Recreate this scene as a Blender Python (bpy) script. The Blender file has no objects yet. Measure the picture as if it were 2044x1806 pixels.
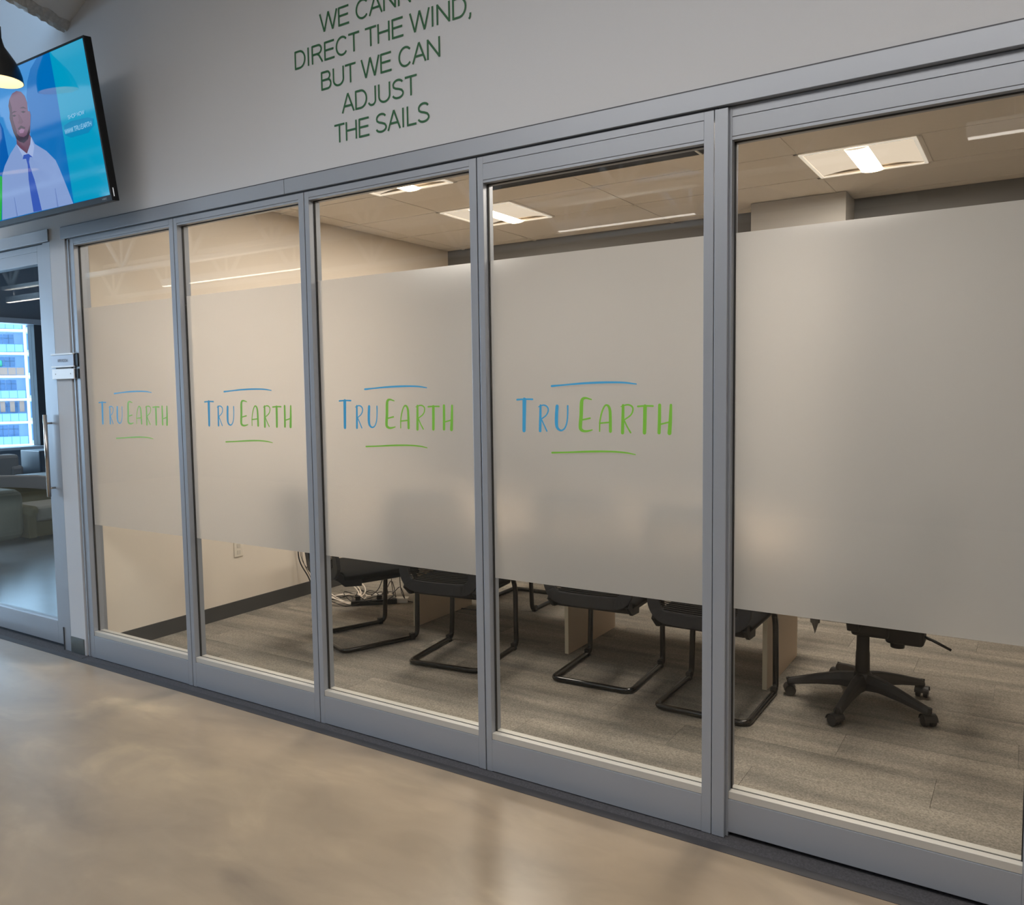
import bpy, bmesh, math, random
from mathutils import Vector, Matrix
random.seed(7)
S = bpy.context.scene
C = S.collection
# ------------------------------------------------------------------ camera, world, lights, exposure
cam_d = bpy.data.cameras.new('camera'); cam = bpy.data.objects.new('camera', cam_d); C.objects.link(cam)
FW = Vector((-0.53572943, 0.84103844, -0.07515524)); RT = Vector((0.84390272, 0.53631788, -0.01383233)); UP = Vector((-0.02867357, 0.0708341, 0.9970759))
M = Matrix((RT, UP, -FW)).transposed().to_4x4(); M.translation = Vector((4.5272, -2.5805, 1.5010))
cam.matrix_world = M
cam_d.sensor_fit = 'HORIZONTAL'; cam_d.sensor_width = 36.0; cam_d.lens = 36.0 * 1631.6 / 2044.0
cam_d.clip_start = 0.05; cam_d.clip_end = 500
S.camera = cam
S.view_settings.view_transform = 'Standard'; S.view_settings.look = 'None'; S.view_settings.gamma = 1
S.view_settings.use_curve_mapping = False
S.view_settings.exposure = 0.0
W = bpy.data.worlds.new('sky'); S.world = W; W.use_nodes = True
bgn = W.node_tree.nodes['Background']; bgn.inputs[0].default_value = (0.42, 0.68, 1.0, 1); bgn.inputs[1].default_value = 5.5
def area(name, loc, rot, sx, sy, power, col, portal=False):
    l = bpy.data.lights.new(name, 'AREA'); l.shape = 'RECTANGLE'; l.size = sx; l.size_y = sy; l.energy = power; l.color = col
    if portal: l.cycles.is_portal = True
    o = bpy.data.objects.new(name, l); C.objects.link(o); o.location = loc; o.rotation_euler = rot
    return o
PI = math.pi
area('window_portal', (-8.9, -1.65, 1.75), (0, -PI/2, 0), 2.2, 2.7, 1, (1, 1, 1), True)
area('window_portal', (-8.9, 3.6, 1.75), (0, -PI/2, 0), 2.2, 6.6, 1, (1, 1, 1), True)
area('hall_fill_light', (3.3, -2.5, 3.62), (0, 0, 0), 5.5, 1.4, 125, (1.0, 0.965, 0.93))  # added fill lamp without a fixture, general light on the front wall
area('hall_fill_light', (-4.5, -2.6, 3.62), (0, 0, 0), 4.0, 1.2, 30, (0.84, 0.92, 1.0))  # cool fill lamp added for the left part of the hall, no fixture
area('hall_window_daylight', (-8.7, -1.65, 1.75), (0, -PI/2, 0), 2.0, 2.5, 350, (0.50, 0.74, 1.0))
area('lounge_window_daylight', (-8.7, 1.8, 1.75), (0, -PI/2, 0), 2.0, 2.6, 260, (0.50, 0.74, 1.0))
area('lounge_fill_light', (-5.0, 3.6, 3.7), (0, 0, 0), 3.0, 2.0, 45, (0.95, 0.97, 1.0))  # fill lamp added to lift the dark lounge furniture, no fixture
TROFFER = 12.0      # radiance of the meeting room ceiling lights
LINEAR = 14.0      # radiance of the suspended hall lights
SCREEN = 0.9

# ------------------------------------------------------------------ helpers
def lin(c):
    return tuple(((v/255)/12.92 if v/255 <= .04045 else ((v/255+.055)/1.055)**2.4) for v in c) + (1.0,)
def mat(name, rgb, rough=.6, metal=0.0, spec=.5, emit=0.0, bump=0.0, bscale=200, mottle=0.0, mscale=3, coat=0.0):
    m = bpy.data.materials.new(name); m.use_nodes = True; n = m.node_tree.nodes; l = m.node_tree.links
    b = n['Principled BSDF']; c = lin(rgb); b.inputs['Base Color'].default_value = c
    b.inputs['Roughness'].default_value = rough; b.inputs['Metallic'].default_value = metal
    b.inputs['Specular IOR Level'].default_value = spec; b.inputs['Coat Weight'].default_value = coat
    if emit:
        b.inputs['Emission Color'].default_value = c; b.inputs['Emission Strength'].default_value = emit
    if mottle or bump:
        tc = n.new('ShaderNodeTexCoord')
    if mottle:
        t = n.new('ShaderNodeTexNoise'); t.inputs['Scale'].default_value = mscale; t.inputs['Detail'].default_value = 5
        l.new(tc.outputs['Object'], t.inputs['Vector'])
        r = n.new('ShaderNodeMapRange'); r.inputs['From Min'].default_value = .3; r.inputs['From Max'].default_value = .7
        r.inputs['To Min'].default_value = 1-mottle; r.inputs['To Max'].default_value = 1+mottle
        l.new(t.outputs['Fac'], r.inputs['Value'])
        mx = n.new('ShaderNodeMix'); mx.data_type = 'RGBA'; mx.blend_type = 'MULTIPLY'; mx.inputs['Factor'].default_value = 1
        mx.inputs['A'].default_value = c; l.new(r.outputs['Result'], mx.inputs['B']); l.new(mx.outputs['Result'], b.inputs['Base Color'])
    if bump:
        t = n.new('ShaderNodeTexNoise'); t.inputs['Scale'].default_value = bscale; t.inputs['Detail'].default_value = 3
        l.new(tc.outputs['Object'], t.inputs['Vector'])
        bu = n.new('ShaderNodeBump'); bu.inputs['Strength'].default_value = bump; bu.inputs['Distance'].default_value = .002
        l.new(t.outputs['Fac'], bu.inputs['Height']); l.new(bu.outputs['Normal'], b.inputs['Normal'])
    return m
def emat(name, rgb, s):
    m = bpy.data.materials.new(name); m.use_nodes = True; n = m.node_tree.nodes; n.clear()
    e = n.new('ShaderNodeEmission'); e.inputs[0].default_value = lin(rgb); e.inputs[1].default_value = s
    o = n.new('ShaderNodeOutputMaterial'); m.node_tree.links.new(e.outputs[0], o.inputs[0]); return m
class MB:
    def __init__(s): s.v = []; s.f = []; s.mi = []
    def add(s, vs, fs, mi=0):
        k = len(s.v); s.v += [tuple(v) for v in vs]; s.f += [tuple(i+k for i in f) for f in fs]; s.mi += [mi]*len(fs); return s
    def box(s, x0, x1, y0, y1, z0, z1, mi=0):
        return s.add([(x0,y0,z0),(x1,y0,z0),(x1,y1,z0),(x0,y1,z0),(x0,y0,z1),(x1,y0,z1),(x1,y1,z1),(x0,y1,z1)],
                     [(0,3,2,1),(4,5,6,7),(0,1,5,4),(1,2,6,5),(2,3,7,6),(3,0,4,7)], mi)
    def prism(s, pts, y0, y1, mi=0):      # polygon in (x,z), extruded along y
        n = len(pts); vs = [(p[0], y0, p[1]) for p in pts] + [(p[0], y1, p[1]) for p in pts]
        fs = [tuple(range(n)), tuple(range(2*n-1, n-1, -1))] + [(i, (i+1) % n, (i+1) % n+n, i+n) for i in range(n)]
        fs = [tuple(reversed(f)) if i > 1 else f for i, f in enumerate(fs)]
        return s.add(vs, fs, mi)
    def tube(s, path, r, seg=8, closed=False, mi=0, cap=True):
        P = [Vector(p) for p in path]; n = len(P); rr = r if isinstance(r, (list, tuple)) else [r]*n
        up = None; vs = []
        for i in range(n):
            a = P[(i-1) % n] if (closed or i > 0) else P[i]; b = P[(i+1) % n] if (closed or i < n-1) else P[i]
            t = (b-a).normalized()
            if up is None:
                up = Vector((0, 0, 1)) if abs(t.z) < .9 else Vector((1, 0, 0))
            up = (up - t*up.dot(t)).normalized(); q = t.cross(up)
            for k in range(seg):
                an = 2*PI*k/seg; vs.append(P[i] + (up*math.cos(an) + q*math.sin(an))*rr[i])
        fs = []
        for i in range(n if closed else n-1):
            j = (i+1) % n
            for k in range(seg):
                fs.append((i*seg+k, i*seg+(k+1) % seg, j*seg+(k+1) % seg, j*seg+k))
        if cap and not closed:
            fs.append(tuple(range(seg-1, -1, -1))); fs.append(tuple((n-1)*seg+k for k in range(seg)))
        return s.add(vs, fs, mi)
    def band(s, path, nrm, w, t, mi=0, closed=False):   # rectangular section swept: w across the path, t along nrm
        P = [Vector(p) for p in path]; n = len(P); vs = []
        for i in range(n):
            a = P[(i-1) % n] if (closed or i > 0) else P[i]; b = P[(i+1) % n] if (closed or i < n-1) else P[i]
            tg = (b-a).normalized(); nn = Vector(nrm); nn = (nn - tg*nn.dot(tg)).normalized(); q = tg.cross(nn)
            ww = w[i] if isinstance(w, (list, tuple)) else w
            for c1, c2 in ((-1,-1),(1,-1),(1,1),(-1,1)):
                vs.append(P[i] + q*(c1*ww/2) + nn*(c2*t/2))
        fs = []
        for i in range(n if closed else n-1):
            j = (i+1) % n
            for k in range(4): fs.append((i*4+k, i*4+(k+1) % 4, j*4+(k+1) % 4, j*4+k))
        if not closed: fs += [(3,2,1,0), tuple((n-1)*4+k for k in range(4))]
        return s.add(vs, fs, mi)
    def lathe(s, prof, seg=24, c=(0,0), mi=0):
        vs = []; 
        for (r, z) in prof:
            for k in range(seg):
                a = 2*PI*k/seg; vs.append((c[0]+r*math.cos(a), c[1]+r*math.sin(a), z))
        fs = [(i*seg+k, i*seg+(k+1) % seg, (i+1)*seg+(k+1) % seg, (i+1)*seg+k) for i in range(len(prof)-1) for k in range(seg)]
        return s.add(vs, fs, mi)
    def build(s, name, m, parent=None, bevel=0.0, smooth=False, seg=2, loc=None, rot=None, subsurf=0):
        me = bpy.data.meshes.new(name); me.from_pydata([tuple(v) for v in s.v], [], s.f)
        ms = m if isinstance(m, (list, tuple)) else [m]
        for q in ms: me.materials.append(q)
        if len(ms) > 1:
            me.polygons.foreach_set('material_index', s.mi)
        bm = bmesh.new(); bm.from_mesh(me); bmesh.ops.recalc_face_normals(bm, faces=bm.faces); bm.to_mesh(me); bm.free()
        if smooth: 
            me.polygons.foreach_set('use_smooth', [True]*len(me.polygons))
        me.update()
        o = bpy.data.objects.new(name, me); C.objects.link(o)
        if parent: o.parent = parent
        if loc: o.location = loc
        if rot: o.rotation_euler = rot
        if bevel:
            b = o.modifiers.new('bevel', 'BEVEL'); b.width = bevel; b.segments = seg; b.limit_method = 'ANGLE'; b.angle_limit = math.radians(40)
        if subsurf:
            b = o.modifiers.new('sub', 'SUBSURF'); b.levels = subsurf; b.render_levels = subsurf
        return o
def box(name, m, b, parent=None, bevel=0.0): return MB().box(*b).build(name, m, parent, bevel)
def tag(o, label=None, cat=None, group=None, kind=None):
    if label: o['label'] = label
    if cat: o['category'] = cat
    if group: o['group'] = group
    if kind: o['kind'] = kind
    return o
def empty(name, loc=(0,0,0), rz=0.0, rot=None):
    o = bpy.data.objects.new(name, None); C.objects.link(o); o.location = loc; o.rotation_euler = rot or (0,0,rz); o.empty_display_size = .1
    return o
def copy_tree(o, parent=None):
    c = o.copy(); C.objects.link(c); c.parent = parent
    for ch in [k for k in bpy.data.objects if k.parent == o]: copy_tree(ch, c)
    return c
def struct(o): o['kind'] = 'structure'; return o

# ------------------------------------------------------------------ materials
m_wall = mat('wall_paint', (204, 204, 206), .85, bump=.15, bscale=300, spec=.25)
m_room = mat('meeting_room_paint', (226, 215, 200), .85, spec=.25, bump=.1, bscale=300)
m_grey = mat('far_wall_grey_paint', (128, 127, 126), .8, spec=.3)
m_colm = mat('room_column_paint', (176, 172, 166), .8, spec=.3)
m_alu = mat('anodised_aluminium', (158, 162, 169), .38, .25, spec=.5, bump=.05, bscale=900)
m_alu_d = mat('aluminium_reveal', (70, 70, 74), .5, .3)
m_gask = mat('glazing_gasket', (48, 46, 44), .7)
m_sill = mat('sill_bead', (196, 192, 184), .4, .2)
m_base = mat('rubber_baseboard', (66, 65, 64), .55, mottle=.08, mscale=9)
m_steel = mat('base_plate_steel', (120, 125, 124), .35, .7)
m_blackp = mat('black_plastic', (20, 20, 22), .5, spec=.3, bump=.1, bscale=500)
m_blackf = mat('black_mesh_fabric', (12, 12, 13), .85, spec=.15)
m_blackm = mat('black_gloss_tube', (11, 10, 10), .2, spec=.6)
m_bframe = mat('chair_frame_grey_black', (56, 56, 59), .55, spec=.3)
m_baseP = mat('dark_grey_nylon', (38, 37, 37), .5)
m_maple = mat('maple_laminate', (206, 184, 158), .5)
m_edge = mat('maple_edge_band', (218, 206, 180), .45)
m_white = mat('white_plastic', (225, 222, 214), .45)
m_lead = mat('lettering_green', (34, 92, 52), .5)
m_lblue = mat('logo_blue', (66, 168, 220), .5)
m_lgreen = mat('logo_green', (128, 196, 62), .5)
m_ceil = mat('ceiling_tile_mineral', (224, 215, 203), .95, spec=.1, bump=.3, bscale=500, mottle=.02, mscale=40)
m_tbar = mat('ceiling_grid_tee', (222, 213, 201), .8)
m_deck = mat('hall_ceiling_paint', (226, 225, 223), .9, spec=.2)
m_dark = mat('lounge_ceiling_navy', (22, 30, 44), .9)
m_spray = mat('sprayed_fireproofing', (190, 188, 184), .95, bump=1.0, bscale=60, mottle=.12, mscale=50)
m_lamp = mat('lamp_black_enamel', (32, 30, 28), .35)
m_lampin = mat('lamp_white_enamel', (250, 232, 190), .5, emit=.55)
m_bulb = emat('lamp_bulb', (255, 226, 170), 9)
m_trof = emat('troffer_diffuser', (255, 226, 190), TROFFER)
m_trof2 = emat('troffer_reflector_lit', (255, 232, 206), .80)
m_lin = emat('linear_lens', (255, 246, 236), LINEAR)
m_linb = mat('linear_body_white', (206, 206, 204), .5)
m_tv = mat('tv_black_gloss', (8, 8, 9), .4, spec=.3)
m_mull = mat('dark_mullion', (22, 28, 36), .5)

def glass_mat(name, tint=(1, 1, 1), r0=.023):
    m = bpy.data.materials.new(name); m.use_nodes = True; n = m.node_tree.nodes; l = m.node_tree.links; n.clear()
    o = n.new('ShaderNodeOutputMaterial'); mx = n.new('ShaderNodeMixShader'); t = n.new('ShaderNodeBsdfTransparent'); g = n.new('ShaderNodeBsdfGlossy')
    t.inputs[0].default_value = (*tint, 1); g.inputs['Roughness'].default_value = .0
    lw = n.new('ShaderNodeLayerWeight'); lw.inputs['Blend'].default_value = .5
    p = n.new('ShaderNodeMath'); p.operation = 'POWER'; p.inputs[1].default_value = 5
    a = n.new('ShaderNodeMath'); a.operation = 'MULTIPLY_ADD'; a.inputs[1].default_value = 1-r0; a.inputs[2].default_value = r0
    l.new(lw.outputs['Facing'], p.inputs[0]); l.new(p.outputs[0], a.inputs[0]); l.new(a.outputs[0], mx.inputs[0])
    l.new(t.outputs[0], mx.inputs[1]); l.new(g.outputs[0], mx.inputs[2]); l.new(mx.outputs[0], o.inputs[0]); return m
m_glass = glass_mat('clear_glass', (.97, .98, .97))
def film_mat():
    m = bpy.data.materials.new('frosted_film'); m.use_nodes = True; n = m.node_tree.nodes; l = m.node_tree.links; n.clear()
    o = n.new('ShaderNodeOutputMaterial')
    d = n.new('ShaderNodeBsdfDiffuse'); d.inputs[0].default_value = (.60, .60, .60, 1)
    t = n.new('ShaderNodeBsdfTranslucent'); t.inputs[0].default_value = (.74, .735, .74, 1)
    r = n.new('ShaderNodeBsdfRefraction'); r.inputs['Color'].default_value = (.86, .86, .88, 1); r.inputs['Roughness'].default_value = .8; r.inputs['IOR'].default_value = 1.15
    a = n.new('ShaderNodeMixShader'); a.inputs[0].default_value = .58; b = n.new('ShaderNodeMixShader'); b.inputs[0].default_value = .46
    l.new(d.outputs[0], a.inputs[1]); l.new(t.outputs[0], a.inputs[2]); l.new(a.outputs[0], b.inputs[1]); l.new(r.outputs[0], b.inputs[2]); l.new(b.outputs[0], o.inputs[0])
    return m
m_film = film_mat()
def carpet_mat():
    m = mat('carpet_streaked', (150, 142, 130), .95, spec=.1); n = m.node_tree.nodes; l = m.node_tree.links; b = n['Principled BSDF']
    g = n.new('ShaderNodeNewGeometry'); oi = n.new('ShaderNodeObjectInfo')
    mp = n.new('ShaderNodeMapping'); mp.inputs['Scale'].default_value = (1.1, 9, 1)
    cb = n.new('ShaderNodeCombineXYZ'); mu = n.new('ShaderNodeMath'); mu.operation = 'MULTIPLY'; mu.inputs[1].default_value = 40
    l.new(oi.outputs['Random'], mu.inputs[0]); l.new(mu.outputs[0], cb.inputs['X']); l.new(mu.outputs[0], cb.inputs['Y'])
    ad = n.new('ShaderNodeVectorMath'); ad.operation = 'ADD'; l.new(g.outputs['Position'], ad.inputs[0]); l.new(cb.outputs[0], ad.inputs[1])
    l.new(ad.outputs[0], mp.inputs['Vector'])
    t = n.new('ShaderNodeTexNoise'); t.inputs['Scale'].default_value = 1; t.inputs['Detail'].default_value = 4; l.new(mp.outputs[0], t.inputs['Vector'])
    cr = n.new('ShaderNodeValToRGB'); cr.color_ramp.elements[0].position = .3; cr.color_ramp.elements[0].color = lin((110, 105, 98))
    cr.color_ramp.elements[1].position = .7; cr.color_ramp.elements[1].color = lin((148, 140, 128)); l.new(t.outputs['Fac'], cr.inputs[0])
    f = n.new('ShaderNodeTexNoise'); f.inputs['Scale'].default_value = 150; f.inputs['Detail'].default_value = 2; l.new(g.outputs['Position'], f.inputs['Vector'])
    r = n.new('ShaderNodeMapRange'); r.inputs['From Min'].default_value = .3; r.inputs['From Max'].default_value = .7; r.inputs['To Min'].default_value = .72; r.inputs['To Max'].default_value = 1.3
    l.new(f.outputs['Fac'], r.inputs['Value'])
    r2 = n.new('ShaderNodeMapRange'); r2.inputs['To Min'].default_value = .93; r2.inputs['To Max'].default_value = 1.07; l.new(oi.outputs['Random'], r2.inputs['Value'])
    mm = n.new('ShaderNodeMath'); mm.operation = 'MULTIPLY'; l.new(r.outputs[0], mm.inputs[0]); l.new(r2.outputs[0], mm.inputs[1])
    mx = n.new('ShaderNodeMix'); mx.data_type = 'RGBA'; mx.blend_type = 'MULTIPLY'; mx.inputs['Factor'].default_value = 1
    l.new(cr.outputs[0], mx.inputs['A']); l.new(mm.outputs[0], mx.inputs['B']); l.new(mx.outputs['Result'], b.inputs['Base Color'])
    bu = n.new('ShaderNodeBump'); bu.inputs['Strength'].default_value = .5; bu.inputs['Distance'].default_value = .003
    l.new(f.outputs['Fac'], bu.inputs['Height']); l.new(bu.outputs[0], b.inputs['Normal'])
    return m
m_carpet = carpet_mat()
def concrete_mat():
    m = mat('polished_concrete', (170, 152, 130), .29, spec=.5); n = m.node_tree.nodes; l = m.node_tree.links; b = n['Principled BSDF']
    g = n.new('ShaderNodeNewGeometry')
    def noise(s, det, dist, sc=(1, 1, 1)):
        mp = n.new('ShaderNodeMapping'); mp.inputs['Scale'].default_value = sc; mp.inputs['Rotation'].default_value = (0, 0, .5); l.new(g.outputs['Position'], mp.inputs['Vector'])
        t = n.new('ShaderNodeTexNoise'); t.inputs['Scale'].default_value = s; t.inputs['Detail'].default_value = det; t.inputs['Distortion'].default_value = dist
        l.new(mp.outputs[0], t.inputs['Vector']); return t
    a = noise(1.5, 6, .6, (1, 1.8, 1)); 
    cr = n.new('ShaderNodeValToRGB'); e = cr.color_ramp.elements
    cr.color_ramp.interpolation = 'EASE'; e[0].position = .15; e[0].color = lin((118, 104, 90)); e[1].position = .85; e[1].color = lin((184, 164, 134))
    x = e.new(.5); x.color = lin((148, 131, 110)); l.new(a.outputs['Fac'], cr.inputs[0])
    a2 = noise(3.6, 6, 1.4, (1, 2.2, 1)); r = n.new('ShaderNodeMapRange'); r.inputs['From Min'].default_value = 0; r.inputs['From Max'].default_value = 1; r.inputs['To Min'].default_value = .86; r.inputs['To Max'].default_value = 1.14
    l.new(a2.outputs['Fac'], r.inputs['Value'])
    mx = n.new('ShaderNodeMix'); mx.data_type = 'RGBA'; mx.blend_type = 'MULTIPLY'; mx.inputs['Factor'].default_value = 1
    l.new(cr.outputs[0], mx.inputs['A']); l.new(r.outputs[0], mx.inputs['B']); l.new(mx.outputs['Result'], b.inputs['Base Color'])
    r2 = n.new('ShaderNodeMapRange'); r2.inputs['To Min'].default_value = .22; r2.inputs['To Max'].default_value = .38; l.new(a2.outputs['Fac'], r2.inputs['Value']); return m
m_conc = concrete_mat()

# ------------------------------------------------------------------ dimensions
P = .9144; ZH = 2.38; ZT = 2.447; F0 = .774; F1 = 1.994; ZC = 2.771; YF = 3.5; XR = 6.9
# ------------------------------------------------------------------ floors
fl = struct(box('floor', m_conc, (-9.2, 9, -7.2, -.062, -.1, 0)))
struct(box('floor_lounge', mat('lounge_polished_floor', (150, 156, 160), .22, spec=.7, mottle=.08, mscale=2), (-9.2, -.1, .12, 7.2, -.1, 0)))
struct(box('floor_threshold', m_base, (-9.2, 9, -.062, .12, -.1, -.002)))
fb = struct(box('floor_meeting_room', m_base, (-.1, XR+.1, .1, YF+.1, -.1, -.004)))
full = {}
m_carp2 = mat('threshold_carpet_dark', (84, 82, 84), .95, spec=.1, mottle=.22, mscale=160)
box('threshold_strip', m_carp2, (-.035, XR, -.045, .069, -.003, .004), fb)
for j in range(14):
    y0 = .07 + j*.25; y1 = min(y0+.25, YF)
    off = -(.37*j % 1.0)
    k = 0
    while True:
        x0 = off + k; x1 = x0+1; k += 1
        if x0 >= XR: break
        X0 = max(x0, -.01); X1 = min(x1, XR)
        if X1-X0 < .02: continue
        key = (round(X1-X0, 3), round(y1-y0, 3))
        if key not in full:
            full[key] = MB().box(.0006, key[0]-.0006, .0006, key[1]-.0006, -.003, .004).build('carpet_plank', m_carpet, fb, loc=(X0, y0, 0)).data
        else:
            o = bpy.data.objects.new('carpet_plank', full[key]); C.objects.link(o); o.parent = fb; o.location = (X0, y0, 0)
# carpet strip in front of the left door
fd = struct(empty('floor_door_strip'))
for k in range(9):
    box('carpet_plank', m_carp2, (-1.04-k, -.041-k, -.045, .118, -.003, .004), fd)
# reducer strip
rb = MB(); rb.add([(-9.2,-.078,0),(9,-.078,0),(9,-.045,0),(-9.2,-.045,0),(-9.2,-.078,.0015),(9,-.078,.0015),(9,-.045,.006),(-9.2,-.045,.006)],
                  [(0,3,2,1),(4,5,6,7),(0,1,5,4),(1,2,6,5),(2,3,7,6),(3,0,4,7)])
struct(rb.build('trim_1', mat('rubber_reducer', (58, 56, 58), .6)))

# ------------------------------------------------------------------ walls
wf = struct(MB().box(-9.2, 9, 0, .14, ZT, 4.4).box(4.64, 9, 0, .14, 0, ZT).box(-.213, -.058, 0, .14, 0, ZT).box(-9.2, -1.75, 0, .14, 0, ZT).build('wall_front', m_wall))
struct(box('wall_left', m_room, (-.2, -.01, .07, YF+.1, 0, 3.0)))
struct(box('wall_far', m_grey, (-.2, XR+.1, YF, YF+.12, 0, 3.0)))
struct(box('wall_right', m_room, (XR, XR+.12, .1, YF+.1, 0, 3.0)))
struct(box('wall_column', m_colm, (2.84, 3.46, 3.2, YF, 0, ZC)))
struct(box('baseboard_left', m_base, (-.01, -.002, .07, YF, .004, .1)))
struct(MB().box(-.01, 2.84, YF-.01, YF, .004, .1).box(3.46, XR, YF-.01, YF, .004, .1).build('baseboard_far', m_base))
m_hb = mat('hall_back_paint', (78, 77, 78), .85)
struct(box('wall_hall_back', m_hb, (-9.2, 9, -7.2, -7.0, 0, 4.4)))
struct(box('wall_hall_right', m_hb, (8.9, 9.1, -7.2, 0, 0, 4.4)))
struct(box('wall_lounge_back', mat('lounge_back_paint', (120, 124, 130), .8), (-9.2, -.1, 7.0, 7.2, 0, 4.4)))
struct(box('wall_lounge_right', mat('lounge_side_paint', (150, 152, 156), .8), (-.32, -.2, .14, 7.0, 0, 4.4)))
# window walls at the left end (hall side and lounge side)
ww = struct(MB().box(-9.2, -9.0, -7.2, -3.0, .72, 2.72).box(-9.2, -9.0, -7.2, 7.2, 0, .72).box(-9.2, -9.0, -7.2, 7.2, 2.72, 4.4).box(-9.2, -9.0, -.3, .3, .72, 2.72).build('wall_window_side', mat('window_wall_grey', (96, 104, 114), .7)))
for wi, (ya, yb) in enumerate(((-3.0, -.3), (.3, 7.0))):
    w = struct(empty('window_%d' % (wi+1)))
    n = 2; st = (yb-ya)/n
    offs = [ya+st*k for k in range(n+1)]
    if wi: offs = [.3, 2.35, 4.50, 6.0, 7.0]
    for yy in offs: box('mullion', m_mull, (-9.16, -8.96, yy-.06, yy+.06, .7, 2.74), w)
    box('sill', mat('window_sill', (150, 160, 170), .5), (-9.16, -8.8, ya, yb, .69, .73), w)
    box('head', m_alu, (-9.16, -8.9, ya, yb, 2.66, 2.74), w)
    for a, b in zip(offs[:-1], offs[1:]):
        box('pane', m_glass, (-9.06, -9.05, a+.06, b-.06, .73, 2.66), w)
# ceilings
struct(box('ceiling_lounge', m_dark, (-9.2, -.1, .14, 7.2, 3.9, 4.1)))
struct(box('ceiling_hall_left', m_deck, (-9.2, .6, -7.2, 0.02, 4.3, 4.4)))
cd = MB()
# hall ceiling soffit: its left edge runs obliquely towards the wall, the underside rises to the flat part
def edge(y): return .034 - y*.365
vs = []
for y in (0.02, -7.2):
    e0 = edge(y)
    for (dx, z) in ((0, 3.47), (.06, 3.50), (.42, 3.66), (1.0, 3.75), (6.4 if y < -1 else 8.9, 3.75)):
        vs.append((min(e0+dx, 9.0), y, z))
n5 = 5
for (a) in range(2):
    pass
top = [(v[0], v[1], v[2]+.12) for v in vs]
fs = []
for i in range(1, 4): fs.append((i, i+1, n5+i+1, n5+i))
allv = vs+top; N = len(vs)
fs += [(i+N, n5+i+N, n5+i+1+N, i+1+N) for i in range(1, 4)]
cd.add(allv, fs)
hc = struct(cd.build('ceiling_hall', m_deck))
# rough sprayed edge of the soffit
ed = MB(); nn = 90; rnd = random.Random(3)
sec = [(-.02, 3.60), (-.015, 3.485), (.01, 3.465), (.045, 3.47), (.075, 3.50), (.07, 3.60)]
vs = []
for i in range(nn+1):
    y = .01 - 2.4*i/nn; e0 = edge(y)
    for (dx, z) in sec: vs.append((e0+dx+rnd.uniform(-.006, .006), y, z+(rnd.uniform(-.007, .007) if z < 3.55 else 0)))
fs = [(i*6+k, i*6+(k+1) % 6, (i+1)*6+(k+1) % 6, (i+1)*6+k) for i in range(nn) for k in range(6)]
ed.add(vs, fs); ed.build('sprayed_edge', m_spray, hc)

# ------------------------------------------------------------------ meeting room ceiling
ce = struct(box('ceiling', m_ceil, (-.2, XR+.1, .07, YF+.1, 2.80, 3.0)))
X0g = .9156; tro = [(X0g, .927), (X0g, 2.147), (X0g+2.44, .927), (X0g+2.44, 2.147), (X0g+4.88, .927), (X0g+4.88, 2.147)]
tro[2] = (3.388, .927); tro[3] = (3.388, 2.147)
xs = [-.01, .168, X0g, 2.15, 3.388, 4.608, 5.7956, XR]
ys = [.07, .317, .927, 1.537, 2.147, 2.757, 3.367, YF]
for i in range(len(xs)-1):
    for j in range(len(ys)-1):
        a, b, c, d = xs[i], xs[i+1], ys[j], ys[j+1]
        t = [q for q in tro if abs(q[0]-a) < .02 and abs(q[1]-c) < .02]
        if t: a = a+.61
        if b-a < .03: continue
        box('ceiling_tile', m_ceil, (a+.0122, b-.0122, c+.0122, d-.0122, ZC+.003, ZC+.02), ce)
        if t: box('ceiling_tee', m_tbar, (a-.012, a+.012, c, d, ZC, ZC+.006), ce)
for a in xs[1:-1]: box('ceiling_tee', m_tbar, (a-.012, a+.012, ys[0], ys[-1], ZC, ZC+.006), ce)
for c in ys[1:-1]: box('ceiling_tee', m_tbar, (xs[0], xs[-1], c-.012, c+.012, ZC, ZC+.006), ce)
tlab = ['square ceiling light above the left side of meeting room, nearer the glass', 'square ceiling light above the left side of meeting room, farther from the glass',
        'square ceiling light on the right side of meeting room, nearest the glass', 'bright square ceiling light seen through the rightmost glass panel',
        'square ceiling light at the right end near the glass', 'square ceiling light at the right end far from the glass']
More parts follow.
